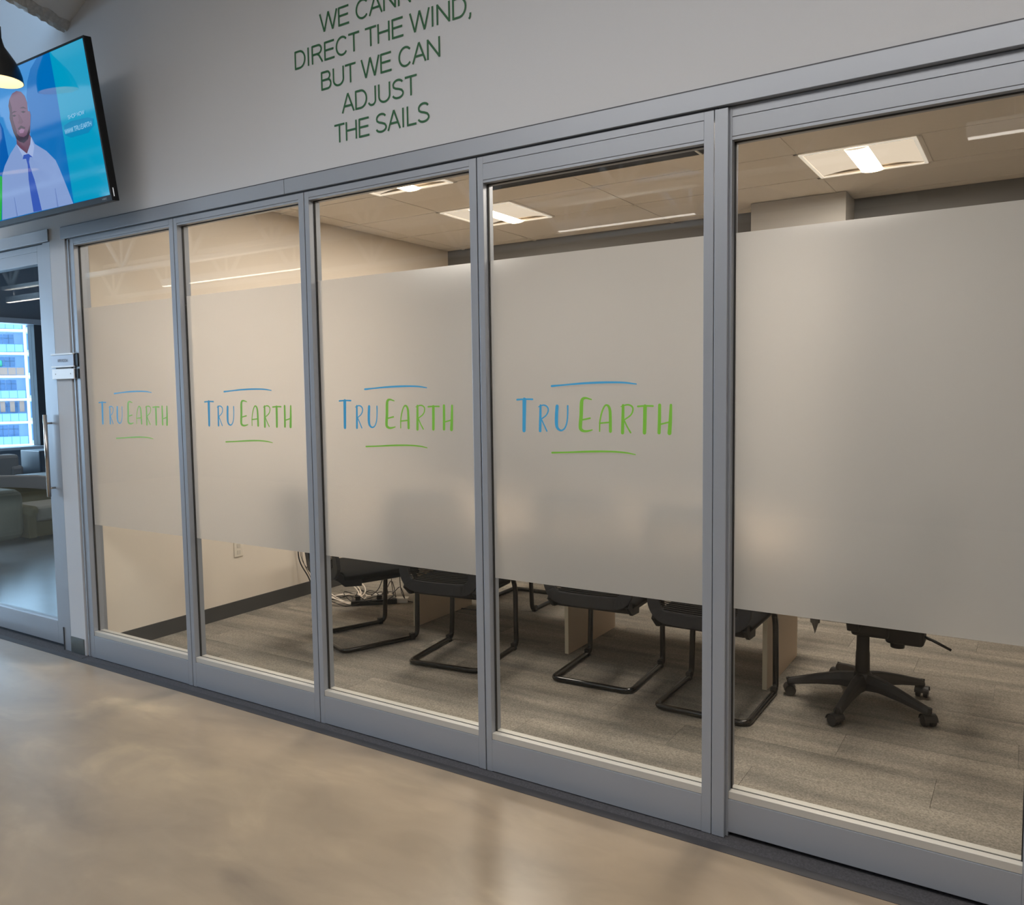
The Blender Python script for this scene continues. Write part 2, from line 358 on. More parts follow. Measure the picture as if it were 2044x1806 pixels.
for k, (x, y) in enumerate(tro):
    if k > 3: continue
    t = tag(empty('ceiling_light', (x, y, ZC)), tlab[k], 'ceiling light', 'square lights in the meeting room ceiling')
    fr = MB(); g = .012
    fr.box(g, .61-g, g, g+.018, -.006, .002).box(g, .61-g, .61-g-.018, .61-g, -.006, .002).box(g, g+.018, g+.018, .61-g-.018, -.006, .002).box(.61-g-.018, .61-g, g+.018, .61-g-.018, -.006, .002)
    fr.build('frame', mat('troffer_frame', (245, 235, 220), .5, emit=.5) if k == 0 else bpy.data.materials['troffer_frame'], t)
    # curved side reflectors and the bright centre basket
    MB().box(.013, .597, .013, .597, .026, .03).build('housing', m_trof2, t)
    for sgn in (-1, 1):
        r = MB(); q = []
        for i in range(7):
            f = i/6; xx = .305+sgn*(.055+.23*f); zz = .002+.022*math.sin(PI*(1-f)*.5+0)
            q.append((xx, zz))
        vs = [(a, .032, z) for a, z in q]+[(a, .578, z) for a, z in q]
        r.add(vs, [(i, i+1, i+8, i+7) for i in range(6)]); r.build('reflector', m_trof2, t, smooth=True)
    bk = MB(); q = [(.305+.06*math.cos(PI*i/8), -.004-.012*math.sin(PI*i/8)) for i in range(9)]
    vs = [(a, .032, z) for a, z in q]+[(a, .578, z) for a, z in q]
    bk.add(vs, [(i, i+1, i+10, i+9) for i in range(8)]); bk.build('diffuser_basket', m_trof, t, smooth=True)
    a = area('troffer_light', (x+.305, y+.305, ZC-.03), (0, 0, 0), .5, .5, 28, (1.0, .91, .82)); a.parent = None
# dark slot diffuser
sd = tag(empty('slot_diffuser', (1.57, 1.695, ZC)), 'long dark slot air diffuser in the meeting room ceiling', 'air diffuser')
MB().box(0, 1.48, 0, .115, -.006, -.001).build('slot', mat('slot_black', (34, 34, 36), .7), sd)
for xx in (-.01, 1.40, 1.48): MB().box(xx, xx+.012, -.004, .12, -.012, .0).build('divider', m_white, sd)
MB().box(-.01, 1.49, -.006, 0, -.008, 0).box(-.01, 1.49, .115, .121, -.008, 0).build('frame', m_tbar, sd)

# ------------------------------------------------------------------ header track over the partition
hd = struct(empty('trim_2'))
MB().box(-.086, 1.715, -.008, .12, ZH, ZT-.004).build('header_section', m_alu, hd, .0015)
MB().box(1.718, 4.66, -.008, .12, ZH, ZT-.004).build('header_section', m_alu, hd, .0015)
MB().box(-.09, 4.66, -.003, .12, ZT-.004, ZT+.001).box(-.082, 3.665, .004, .11, ZH-.006, ZH-.0005).build('shadow_gap', m_alu_d, hd)
jm = struct(empty('trim_3'))
MB().box(-.058, -.036, .012, .11, 0, ZH).build('reveal', m_alu_d, jm)
for a, b, yy in ((-.036, -.024, 0), (-.022, -.008, .004), (-.006, .002, .002)): MB().box(a, b, yy, .1, 0.006, ZH-.006).build('jamb_profile', m_alu, jm, .001)

# ------------------------------------------------------------------ logo strokes (local x in a panel, z height)
LOGO= {'T': [[(0.1478, 1.4676, 0.0069), (0.1823, 1.4695, 0.006), (0.2156, 1.4686, 0.0067)], [(0.1807, 1.4674, 0.0166), (0.179, 1.4082, 0.0152), (0.1773, 1.3523, 0.0144)]], 'R': [[(0.2499, 1.4457, 0.0089), (0.2485, 1.4016, 0.0104), (0.247, 1.3519, 0.0112)], [(0.2418, 1.4409, 0.0037), (0.2626, 1.4471, 0.0052), (0.2784, 1.4409, 0.0059), (0.283, 1.4272, 0.0059), (0.2741, 1.41, 0.0052), (0.254, 1.3961, 0.0045)], [(0.2524, 1.3975, 0.0052), (0.2649, 1.3742, 0.0052), (0.2765, 1.3516, 0.0059)]], 'U': [[(0.32, 1.4428, 0.0131), (0.3173, 1.4088, 0.0139), (0.3169, 1.3781, 0.0132), (0.3215, 1.3625, 0.0102), (0.3354, 1.3545, 0.0066), (0.3509, 1.3629, 0.0058), (0.3604, 1.3853, 0.0058), (0.3638, 1.4158, 0.0058), (0.3641, 1.4441, 0.0065)]], 'E': [[(0.4599, 1.4664, 0.0042), (0.4384, 1.4719, 0.007), (0.4249, 1.468, 0.0113), (0.4203, 1.4527, 0.0142), (0.4184, 1.4093, 0.0142), (0.4151, 1.3758, 0.0142), (0.4165, 1.361, 0.0128), (0.4285, 1.3538, 0.0092), (0.4449, 1.3541, 0.0071), (0.4621, 1.3583, 0.0042)], [(0.4198, 1.3932, 0.0057), (0.4542, 1.4001, 0.0063)]], 'A': [[(0.4915, 1.3541, 0.0049), (0.4932, 1.3898, 0.0056), (0.5014, 1.4228, 0.0062), (0.5117, 1.4425, 0.0062), (0.5205, 1.4464, 0.0069), (0.5291, 1.4386, 0.0096), (0.5333, 1.4163, 0.011), (0.5337, 1.3547, 0.0117)], [(0.4917, 1.3825, 0.0056), (0.5339, 1.3862, 0.0055)]], 'R2': [[(0.5827, 1.445, 0.0101), (0.5818, 1.4035, 0.0115), (0.5802, 1.3502, 0.0122)], [(0.5749, 1.4411, 0.0034), (0.5989, 1.4475, 0.0054), (0.6157, 1.4423, 0.006), (0.6199, 1.4295, 0.006), (0.6114, 1.4114, 0.0054), (0.586, 1.3944, 0.0047)], [(0.586, 1.3957, 0.0054), (0.5987, 1.3712, 0.0054), (0.6112, 1.3513, 0.0061)]], 'T2': [[(0.638, 1.4417, 0.0067), (0.6648, 1.4435, 0.0059), (0.6935, 1.4429, 0.0066)], [(0.6648, 1.4423, 0.0132), (0.6641, 1.3976, 0.0132), (0.6626, 1.3515, 0.0126)]], 'H': [[(0.7177, 1.446, 0.0111), (0.7171, 1.3979, 0.0117), (0.7157, 1.3523, 0.0118)], [(0.7584, 1.4459, 0.009), (0.7564, 1.3982, 0.0122), (0.7532, 1.3516, 0.0142)], [(0.7171, 1.3802, 0.0052), (0.7558, 1.3894, 0.0058)]], 'top': [[(0.2982, 1.5164, 0.008), (0.3495, 1.5197, 0.0058), (0.4179, 1.524, 0.0071), (0.4919, 1.526, 0.0076), (0.5496, 1.5257, 0.0068), (0.5922, 1.5237, 0.0061), (0.6326, 1.5185, 0.004)]], 'bot': [[(0.2969, 1.2722, 0.0066), (0.3624, 1.2755, 0.0058), (0.4533, 1.2807, 0.0071), (0.5341, 1.283, 0.0062), (0.5913, 1.2807, 0.0054), (0.6285, 1.2753, 0.0034)]]}
def spl(pts, sub=5):            # Catmull-Rom through points of any dimension
    if len(pts) < 3: return pts
    q = [tuple(2*a-b for a, b in zip(pts[0], pts[1]))]+list(pts)+[tuple(2*a-b for a, b in zip(pts[-1], pts[-2]))]
    out = []
    for i in range(1, len(q)-2):
        for k in range(sub):
            t = k/sub; out.append(tuple(.5*((2*b)+(-a+c)*t+(2*a-5*b+4*c-d)*t*t+(-a+3*b-3*c+d)*t**3) for a, b, c, d in zip(q[i-1], q[i], q[i+1], q[i+2])))
    out.append(pts[-1]); return out
def ribbon(mb, pts, y, th=.0006, caps=True, lift=0):   # pts = (x, z, width); flat ribbon lying in the plane y
    n = len(pts); L = []; R_ = []
    for i in range(n):
        a = pts[max(i-1, 0)]; b = pts[min(i+1, n-1)]; dx, dz = b[0]-a[0], b[1]-a[1]; k = math.hypot(dx, dz) or 1
        nx, nz = -dz/k, dx/k; w = pts[i][2]/2
        L.append((pts[i][0]+nx*w, pts[i][1]+nz*w)); R_.append((pts[i][0]-nx*w, pts[i][1]-nz*w))
    if caps:
        out = []
        for (p0, p1, sgn) in ((pts[0], pts[1], -1), (pts[-1], pts[-2], 1)):
            dx, dz = p0[0]-p1[0], p0[1]-p1[1]; k = math.hypot(dx, dz); ang = math.atan2(dz, dx); w = p0[2]/2
            arc = [(p0[0]+w*math.cos(ang+a), p0[1]+w*math.sin(ang+a)) for a in (-PI/3, -PI/6, 0, PI/6, PI/3)]
            out.append(arc)
        poly = L + list(reversed(out[1])) + list(reversed(R_)) + list(reversed(out[0]))
        s_ = out[0]; e_ = out[1]
        # fans as separate faces for the round ends
        def fan(c, a, b, arc):
            pp = [a]+arc+[b]; vs = [(p[0], y, p[1]) for p in pp]; mb.add(vs, [tuple(range(len(vs)))])
        fan(pts[0], L[0], R_[0], s_); fan(pts[-1], R_[-1], L[-1], e_)
    vs = [(p[0], y, p[1]) for p in L]+[(p[0], y, p[1]) for p in R_]
    mb.add(vs, [(i, i+1, n+i+1, n+i) for i in range(n-1)])
logo_mesh = {}
for k, st in LOGO.items():
    mb = MB()
    for i, s in enumerate(st):
        ribbon(mb, spl(s, 6), -.0006*i)
    logo_mesh[k] = mb
LOGOCOL = {'T': m_lblue, 'R': m_lblue, 'U': m_lblue, 'top': m_lblue}

# ------------------------------------------------------------------ glazed sliding panels
plab = ['leftmost glazed panel with small blue and green logo, beside the white pillar', 'glazed panel with logo, second from the white pillar, room wall behind',
        'glazed panel with logo, cables and chair seen below its film', 'glazed panel with the largest logo in view, joined to the thick end post',
        'rightmost glazed panel, frosted film without a logo, set back behind the post']
logo_objs = {}
for k in range(5):
    last = k == 4; yo = .016 if last else 0.0; x0 = k*P if not last else 3.662
    ZT_ = ZH-.007 if not last else ZH-.002
    t = tag(empty('sliding_glass_panel', (x0, yo, 0)), plab[k], 'glass panel', 'glazed sliding panels of the partition')
    zg = 2.337 if k < 3 else 2.277
    xl = .028 if not last else .046; xr = .879
    # stiles: front face, then a slimmer rear half, a gasket groove between
    def stile(a, b, gx):
        s = MB(); s.box(a, b, 0, .066, .006, ZT_); return s.build('stile', m_alu, t, .0012)
    stile(.0025, xl, 1); stile(xr, .9115, -1)
    if k == 3:
        MB().box(.9145, .957, -.001, .0145, .006, ZT_).build('end_post', m_alu, t, .0015)
    MB().box(xl, xr, 0, .066, .008 if not last else .022, .134).build('bottom_rail', m_alu, t, .0012)
    MB().box(xl, xr, .003, .028, .135, .160).box(xl, xr, .036, .063, .135, .160).build('sill_bead', m_sill if k >= 0 else m_alu, t, .001)
    MB().box(xl, xr, 0, .066, zg+.010, 2.346 if zg < 2.3 else ZT_).build('top_rail', m_alu, t, .0012)
    if zg < 2.3: MB().box(xl, xr, .0006, .066, 2.3475, ZT_).build('top_cover', m_alu, t, .0008)
    MB().box(xl, xr, .002, .028, zg, zg+.009).box(xl, xr, .036, .064, zg, zg+.009).build('head_bead', m_alu, t)
    g = MB().box(xl, xl+.004, .0275, .0365, .136, zg+.008).box(xr-.004, xr, .0275, .0365, .136, zg+.008).box(xl, xr, .029, .035, .136, .158).box(xl, xr, .0275, .0365, zg-.003, zg+.008)
    g.build('gasket', m_gask, t)
    MB().box(xl+.002, xr-.002, .029, .035, .14, zg+.006).build('glass_pane', m_glass, t)
    f = MB().add([(xl+.004, .0358, F0), (xr-.004, .0358, F0), (xr-.004, .0358, F1), (xl+.004, .0358, F1)], [(0, 1, 2, 3)]).build('frosted_film', m_film, t)
    if not last:
        for key, mb in logo_mesh.items():
            nm = {'top': 'logo_line', 'bot': 'logo_line'}.get(key, 'logo_letter')
            if key not in logo_objs:
                o = mb.build(nm, LOGOCOL.get(key, m_lgreen), f, loc=(0, .0284, 0)); logo_objs[key] = o
            else:
                o = logo_objs[key].copy(); C.objects.link(o); o.parent = f

# ------------------------------------------------------------------ left glass door and its frame
dr = struct(empty('door_1'))
XD0 = -1.62
MB().box(XD0-.1, -.214, -.008, .12, ZH+.005, ZT+.005).build('door_header', m_alu, dr, .0015)
MB().box(-.290, -.214, 0, .12, 0.004, ZH+.002).build('jamb', m_alu, dr, .0015)
MB().box(-.2905, -.2835, -.004, .0, .002, .14).build('jamb_notch', m_gask, dr)
MB().box(XD0-.1, XD0, 0, .12, 0.004, ZH+.002).build('jamb', m_alu, dr, .0015)
ya = .015
MB().box(-.378, -.293, ya, ya+.05, .026, ZH).build('stile', m_alu, dr, .0015)
MB().box(XD0, XD0+.09, ya, ya+.05, .026, ZH).build('stile', m_alu, dr, .0015)
MB().box(XD0+.09, -.378, ya, ya+.05, .026, .163).build('bottom_rail', m_alu, dr, .0015)
MB().box(XD0+.09, -.378, ya, ya+.05, 2.275, 2.345).box(XD0+.09, -.378, ya+.0005, ya+.05, 2.346, ZH).build('top_rail', m_alu, dr, .0015)
MB().box(XD0+.09, -.378, ya+.022, ya+.03, .163, 2.275).build('glass_pane', m_glass, dr)
dh = MB().tube([(-.318, -.025, .92), (-.318, -.025, 1.40)], .011, 12); dh.tube([(-.318, -.025, .97), (-.318, .02, .97)], .006, 8).tube([(-.318, -.025, 1.35), (-.318, .02, 1.35)], .006, 8)
dh.build('pull_handle', mat('brushed_steel', (190, 180, 170), .25, .9), dr, smooth=True)
# pillar base plate
tag(box('corner_base_plate', m_steel, (-.208, -.075, -.006, 0, .006, .098)), 'small grey metal kick plate at the foot of the white pillar', 'base plate')

# ------------------------------------------------------------------ stroke font (cap height 1)
def arc(cx, cz, rx, rz, a0, a1, n=12): return [(cx+rx*math.cos(math.radians(a0+(a1-a0)*i/n)), cz+rz*math.sin(math.radians(a0+(a1-a0)*i/n))) for i in range(n+1)]
G = {
 'W': (1.32, [[(.02, 1), (.34, 0)], [(.34, 0), (.66, 1)], [(.66, 1), (.98, 0)], [(.98, 0), (1.30, 1)]]),
 'E': (.93, [[(.13, 0), (.13, 1)], [(.13, .955), (.86, .955)], [(.13, .53), (.81, .53)], [(.13, .045), (.88, .045)]]),
 'C': (1.0, [arc(.53, .5, .43, .47, 42, 318, 24)]),
 'A': (.93, [[(.03, 0), (.465, 1)], [(.465, 1), (.90, 0)], [(.20, .34), (.73, .34)]]),
 'N': (1.0, [[(.12, 0), (.12, 1)], [(.12, .96), (.88, .04)], [(.88, 0), (.88, 1)]]),
 'O': (1.09, [arc(.545, .5, .47, .47, 0, 360, 30)]),
 'T': (.85, [[(.02, .955), (.83, .955)], [(.425, 0), (.425, .955)]]),
 'D': (1.0, [[(.13, 0), (.13, 1)], [(.13, .955), (.48, .955)]+arc(.48, .5, .43, .455, 90, -90, 16)+[(.13, .045)]]),
 'I': (.39, [[(.195, 0), (.195, 1)]]),
 'R': (1.0, [[(.13, 0), (.13, 1)], [(.13, .955), (.56, .955)]+arc(.6, .725, .25, .23, 90, -90, 12)+[(.13, .495)], [(.52, .495), (.66, .40), (.93, 0)]]),
 'H': (1.0, [[(.12, 0), (.12, 1)], [(.88, 0), (.88, 1)], [(.12, .53), (.88, .53)]]),
 'B': (.93, [[(.12, 0), (.12, 1)], [(.12, .955), (.52, .955)]+arc(.55, .745, .21, .21, 90, -90, 10)+[(.12, .53)], [(.52, .53)]+arc(.59, .287, .24, .243, 90, -90, 10)+[(.12, .045)]]),
 'U': (1.0, [[(.12, 1), (.12, .38)]+arc(.5, .36, .38, .32, 180, 360, 14)+[(.88, 1)]]),
 'J': (.70, [[(.56, 1), (.56, .28)]+arc(.31, .26, .25, .22, 0, -165, 12)]),
 'S': (.93, [arc(.465, .745, .33, .215, 20, 180, 10)+[(.16, .63), (.30, .55), (.52, .49), (.72, .41)]+arc(.455, .25, .36, .205, 18, -168, 12)]),
 'L': (.78, [[(.12, 0), (.12, 1)], [(.12, .045), (.74, .045)]]),
 ',': (.39, [[(.20, .11), (.20, .0)], [(.20, .02), (.17, -.10), (.10, -.17)]]),
 'P': (.93, [[(.13, 0), (.13, 1)], [(.13, .955), (.56, .955)]+arc(.6, .70, .24, .255, 90, -90, 12)+[(.13, .445)]]),
 'V': (.93, [[(.02, 1), (.465, 0)], [(.465, 0), (.91, 1)]]),
 'Z': (.85, [[(.06, .955), (.80, .955)], [(.80, .955), (.05, .045)], [(.05, .045), (.82, .045)]]),
 '.': (.39, [[(.195, .0), (.195, .12)]]),
 'M': (1.16, [[(.12, 0), (.12, 1)], [(.12, .98), (.58, .04)], [(.58, .04), (1.04, .98)], [(1.04, 0), (1.04, 1)]]),
 ' ': (.39, []),
}
def text_line(s, x0, x1, z, h, sw, y, m, parent, name='letter'):
    tot = sum(G[c][0] for c in s); sx = (x1-x0)/tot; x = x0
    for c in s:
        adv, st = G[c]
        if st:
            mb = MB()
            for i, p in enumerate(st):
                pts = [(x+a*sx, z+b*h, sw) for a, b in p]
                ribbon(mb, pts, y-.00012*i, caps=False)
            mb.build(name, m, parent)
        x += adv*sx
# ------------------------------------------------------------------ pillar signs
m_signf = mat('sign_brushed_face', (168, 170, 180), .35, .2); m_signw = mat('sign_white_face', (248, 250, 252), .4); m_sbr = mat('sign_bright_rail', (245, 248, 250), .3)
s1 = tag(empty('name_sign', (-.232, 0, 1.669)), 'grey name plate holder with faint lettering, upper sign on the white pillar', 'sign')
MB().box(.0, .224, -.014, -.002, 0, .078).build('plate', m_signf, s1, .001)
MB().box(-.002, .226, -.018, -.002, .070, .079).build('rail', m_sbr, s1, .001); MB().box(-.002, .226, -.018, -.002, 0, .008).build('rail', m_sbr, s1, .001)
MB().box(.224, .258, -.010, -.003, .002, .076).build('dark_end_strip', m_blackp, s1)  # thin dark strip past the right end of the plate
st_ = empty('sign_text'); st_.parent = s1; text_line('APR ROOM', .062, .165, .030, .016, .0030, -.0146, mat('sign_ink', (120, 122, 132), .6), st_)
s2 = tag(empty('blank_sign', (-.232, 0, 1.603)), 'blank white sign plate with two screw holes, lower sign on the white pillar', 'sign')
MB().box(.0, .224, -.016, -.002, 0, .058).build('plate', m_signw, s2, .002)
for xx in (.035, .19): MB().box(xx, xx+.004, -.0168, -.0158, .026, .032).build('screw', m_gask, s2)
MB().box(.224, .258, -.010, -.003, .002, .056).build('dark_end_strip', m_blackp, s2)  # matching dark strip beside the lower plate

# ------------------------------------------------------------------ quotation on the wall
q = tag(empty('wall_quote', (2.27, 0, 2.54)), 'thin green capital lettering of a quotation about wind and sails on the upper wall', 'lettering')
for s, x0, x1, z in (('WE CANNOT', 1.957, 2.60, 3.010), ('DIRECT THE WIND,', 1.796, 2.742, 2.8925), ('BUT WE CAN', 1.95, 2.59, 2.775), ('ADJUST', 2.070, 2.470, 2.660), ('THE SAILS', 2.022, 2.532, 2.546)):
    ln = empty('text_line', (0, 0, 0)); ln.parent = q; ln.location = (-2.27, 0, -2.54)
    text_line(s, x0, x1, z, .0755, .0085, -.0012, m_lead, ln)

# ------------------------------------------------------------------ television (tilted forward, over the left door)
tvo = tag(empty('television', (-.58, -.2, 2.448), rot=(math.atan2(.104, .737), 0, 0)), 'large wall television showing a bald man in shirt and tie on blue', 'television')
tw, th_ = 1.32, .7443
MB().box(0, tw, 0, .035, 0, th_).box(.25, 1.07, .035, .07, .12, .6).build('housing', m_tv, tvo, .003)
MB().box(0, tw, -.004, 0, 0, .026).box(0, tw, -.004, 0, th_-.009, th_).box(0, .010, -.004, 0, .026, th_-.009).box(tw-.012, tw, -.004, 0, .026, th_-.009).build('bezel', mat('tv_bezel', (22, 23, 26), .5, spec=.25), tvo, .001)
def scr(name, rgb, s=SCREEN):
    m = mat(name, (0, 0, 0), .06, spec=.2); b = m.node_tree.nodes['Principled BSDF']; b.inputs['Emission Color'].default_value = lin(rgb); b.inputs['Emission Strength'].default_value = s; return m
TVP = [
 ('mid', (0, 112, 190), [(.01, .028), (1.31, .028), (1.31, .735), (.01, .735)]),
 ('teal', (0, 158, 200), [(1.0179, .735), (1.3065, .735), (1.3065, .028), (.9903, .0308), (1.0035, .2687), (1.0167, .5656)]),
 ('lightblue', (56, 142, 214), [(.30, .735), (.905, .735), (.8303, .6983), (.7807, .6484), (.7489, .5817), (.7464, .527), (.72, .40), (.47, .33), (.42, .35)]),
 ('leftdark', (10, 96, 180), [(.01, .735), (.30, .735), (.40, .62), (.4536, .5149), (.4731, .478), (.4719, .3902), (.4714, .3354), (.4169, .2971), (.3739, .2563), (.3506, .264), (.01, .264)]),
 ('green', (40, 176, 76), [(.01, .262), (.3472, .2559), (.3706, .2481), (.3218, .133), (.2737, .0329), (.01, .0329)]),
 ('shirt', (136, 162, 214), [(.5709, .3823), (.4979, .3481), (.4169, .2971), (.3739, .2563), (.2823, .0319), (.6028, .032), (.985, .0285), (.9405, .1556), (.92, .21), (.9005, .2516), (.8347, .3064), (.7418, .3561), (.7223, .394), (.703, .3605), (.6551, .3209), (.6026, .3563)]),
 ('neck', (108, 74, 96), [(.5817, .4095), (.5749, .3816), (.6026, .3563), (.6551, .3209), (.703, .3605), (.7208, .3901), (.7, .43), (.6, .43)]),
 ('head', (112, 78, 106), [(.6673, .6264), (.6245, .6227), (.5868, .6015), (.5668, .5727), (.5664, .54), (.554, .5135), (.559, .4796), (.5649, .4414), (.5817, .4095), (.6069, .3887), (.6436, .3764), (.6889, .3874), (.7197, .4148), (.7365, .4524), (.7553, .4933), (.7542, .5115), (.7369, .5167), (.7453, .5553), (.7342, .5893), (.7075, .6145)]),
 ('head_shade', (76, 50, 74), [(.5868, .6015), (.5668, .5727), (.5664, .54), (.554, .5135), (.559, .4796), (.5649, .4414), (.5817, .4095), (.60, .44), (.585, .50), (.595, .56)]),
 ('beard', (52, 40, 60), [(.5607, .4628), (.5712, .4361), (.5809, .4076), (.6069, .3887), (.6436, .3764), (.6889, .3874), (.7174, .4151), (.7305, .4494), (.7088, .4288), (.6847, .4085), (.6541, .4035), (.6168, .4139), (.5885, .4373)]),
 ('nose', (100, 68, 92), [(.6373, .5189), (.650, .515), (.6739, .4756), (.6548, .4688), (.6246, .4762), (.640, .49)]),
 ('mouth', (150, 108, 148), [(.6211, .442), (.6474, .4456), (.6752, .4367), (.6577, .4234), (.626, .4268)]),
 ('moustache', (62, 46, 66), [(.615, .452), (.6474, .462), (.685, .446), (.6752, .440), (.6474, .450), (.62, .444)]),
 ('eye_l', (44, 32, 52), [(.5837, .5204), (.6055, .5226), (.6234, .5153), (.6017, .5131)]),
 ('eye_r', (44, 32, 52), [(.6724, .5246), (.6968, .5241), (.7143, .5169), (.6909, .5151)]),
 ('brow_l', (60, 42, 62), [(.5805, .5333), (.6116, .5398), (.634, .5327), (.6096, .5329)]),
 ('brow_r', (60, 42, 62), [(.6669, .5428), (.6996, .5438), (.7307, .5289), (.6977, .5369)]),
 ('collar', (164, 184, 228), [(.5749, .3823), (.6026, .3563), (.6551, .3209), (.6617, .318), (.6217, .30), (.60, .335)]),
 ('collar_r', (164, 184, 228), [(.7223, .394), (.703, .3605), (.6551, .3209), (.6706, .3184), (.7032, .2968), (.735, .345)]),
 ('tie', (58, 92, 186), [(.6217, .32), (.6063, .3016), (.6383, .2987), (.6426, .2669), (.6247, .1985), (.6175, .1363), (.6115, .0331), (.6931, .0313), (.6882, .1057), (.6793, .1906), (.6614, .2515), (.6603, .2808), (.6762, .301), (.7032, .2968), (.6706, .3184)]),
 ('fold', (112, 138, 196), [(.84, .03), (.85, .12), (.856, .12), (.853, .03)]),
 ('fold2', (112, 138, 196), [(.44, .03), (.45, .13), (.456, .13), (.453, .03)]),
 ('pill', (10, 138, 190), [(1.0302, .3938), (1.0959, .403), (1.2368, .3953), (1.2807, .3816), (1.2748, .3537), (1.2251, .3274), (1.0706, .33), (1.0261, .3496)]),
]
img = MB(); mats = []
for i, (nm, rgb, pts) in enumerate(TVP):
    mats.append(scr('screen_'+nm, rgb)); y = -.0006-.00012*i
    img.add([(a, y, b) for a, b in pts], [tuple(range(len(pts)))], i)
img.build('screen_image', mats, tvo)
m_st = scr('screen_text', (130, 190, 228))
tl = empty('screen_text'); tl.parent = tvo
text_line('SHOP NOW', 1.078, 1.220, .414, .017, .0034, -.0042, m_st, tl)
text_line('WWW.TRU.EARTH', 1.031, 1.262, .353, .021, .0048, -.0042, m_st, tl)
text_line('VIZIO', 1.240, 1.279, .010, .008, .0014, -.0050, mat('tv_badge', (170, 175, 180), .4), tl)
MB().box(1.3195, 1.3212, .008, .012, .02, .06).build('status_light', mat('tv_status', (220, 225, 230), .4, emit=.4), tvo)
br = MB().box(.45, .85, .07, .16, .22, .5); br.build('wall_bracket', m_blackp, tvo)

# ------------------------------------------------------------------ pendant lamps
def pendant(loc, label, rr=.098, top=1.1):
    t = tag(empty('pendant_lamp', loc), label, 'pendant lamp', 'black dome pendant lamps')
    k = rr/.098
    prof = [(.014, .205), (.018, .185), (.024, .165), (.045, .135), (.068, .10), (.084, .065), (.094, .03), (.098, .0)]
    MB().lathe([(r*k, z*k) for r, z in prof], 40).build('shade', m_lamp, t, smooth=True)
    MB().lathe([((r-.003)*k, (z-.001)*k) for r, z in prof], 40).build('shade_lining', m_lampin, t, smooth=True)
    MB().tube([(0, 0, .2*k), (0, 0, .26*k)], .013*k, 10).build('cap', m_lamp, t, smooth=True)
    MB().tube([(0, 0, .25*k), (0, 0, top)], .0035, 6).build('cord', m_lamp, t)
    MB().lathe([(0.0005, .03), (.02, .04), (.03, .065), (.026, .09), (.012, .11), (.0005, .112)], 16).build('bulb', m_bulb, t, smooth=True)
    return t
pendant((.222, -.429, 3.045), 'black dome pendant lamp with bright inside, hanging before the television')
pendant((-.537, -.515, 2.75), 'second black dome pendant lamp, mirrored in the television screen', .112, 1.4)

# ------------------------------------------------------------------ hall linear lights and joists (seen mirrored in the glass)
def linear(x0, x1, y, z, label, drop=.55):
    t = tag(empty('linear_light', (x0, y, z)), label, 'linear light', 'suspended linear lights of the hall')
    L = x1-x0
    MB().box(0, L, -.03, .03, 0, .085).build('body', m_linb, t, .004)
    MB().box(.01, L-.01, -.022, .022, -.006, -.0005).build('lens', m_lin, t); area('soffit_fill_light', (x0+L/2, y, z+.11), (PI, 0, 0), L*.9, .04, 9*L, (1, .97, .94))  # added up-facing area lamp over the body, fill for the soffit
    for xx in (.18*L, .78*L): MB().tube([(xx, 0, .085), (xx, 0, .085+drop)], .002, 5).build('cable', m_linb, t)
YA = -3.91
linear(-9.0+.2, -7.75, YA, 2.96, 'far left suspended linear light, mirrored in the left door')
linear(-4.9, -2.2, YA, 2.895, 'suspended linear light mirrored in the second glazed panel')
linear(.88, 2.165, YA, 2.925, 'suspended linear light mirrored in the panel by the end post')
linear(4.15, 5.5, -2.98, 2.955, 'suspended linear light mirrored in the rightmost panel')
linear(5.9, 7.4, YA, 2.925, 'suspended linear light at the right end of the hall')
m_joist = mat('white_sprayed_joist', (214, 214, 210), .85, bump=.6, bscale=50)
def joist(y, z, x0, x1, label, node=.66):
    t = tag(empty('roof_joist', (x0, y, z)), label, 'roof joist', 'open web joists under the hall roof')
    L = x1-x0
    MB().box(0, L, -.05, .05, 0, .055).build('bottom_chord', m_joist, t, .006)
    MB().box(0, L, -.05, .05, .52, .58).build('top_chord', m_joist, t, .006)
    w = MB()
    for i in range(9):
        xa = -8.69+1.455*i-x0
        if xa > L-.5 or xa < .1: continue
        w.tube([(xa, 0, .03), (xa-.42, 0, .55)], .03, 7).tube([(xa, 0, .03), (xa+.42, 0, .55)], .03, 7).tube([(xa, 0, .03), (xa, 0, .55)], .02, 7)
    w.build('web_bars', m_joist, t, smooth=True)
joist(-3.92, 3.15, -8.9, 3.6, 'white open web roof joist parallel to the partition, nearer')
joist(-5.6, 3.15, -8.9, 3.6, 'white open web roof joist parallel to the partition, farther')

# ------------------------------------------------------------------ meeting table
tb = tag(empty('meeting_table', (0, 0, 0)), 'long light maple meeting table with panel legs, mostly behind the film', 'table')
MB().box(.72, 3.56, 1.30, 2.15, .715, .742).build('tabletop', [m_maple], tb, .003)
for x in (1.215, 2.320, 3.434):
    l_ = MB().box(x, x+.024, 1.417, 2.03, .005, .715).build('leg_panel', m_maple, tb, .001)
    MB().box(x+.0005, x+.0235, 1.4155, 1.417, .006, .714).build('edge_band', m_edge, tb)
MB().box(1.239, 3.434, 1.74, 1.76, .38, .715).build('modesty_panel', m_maple, tb)

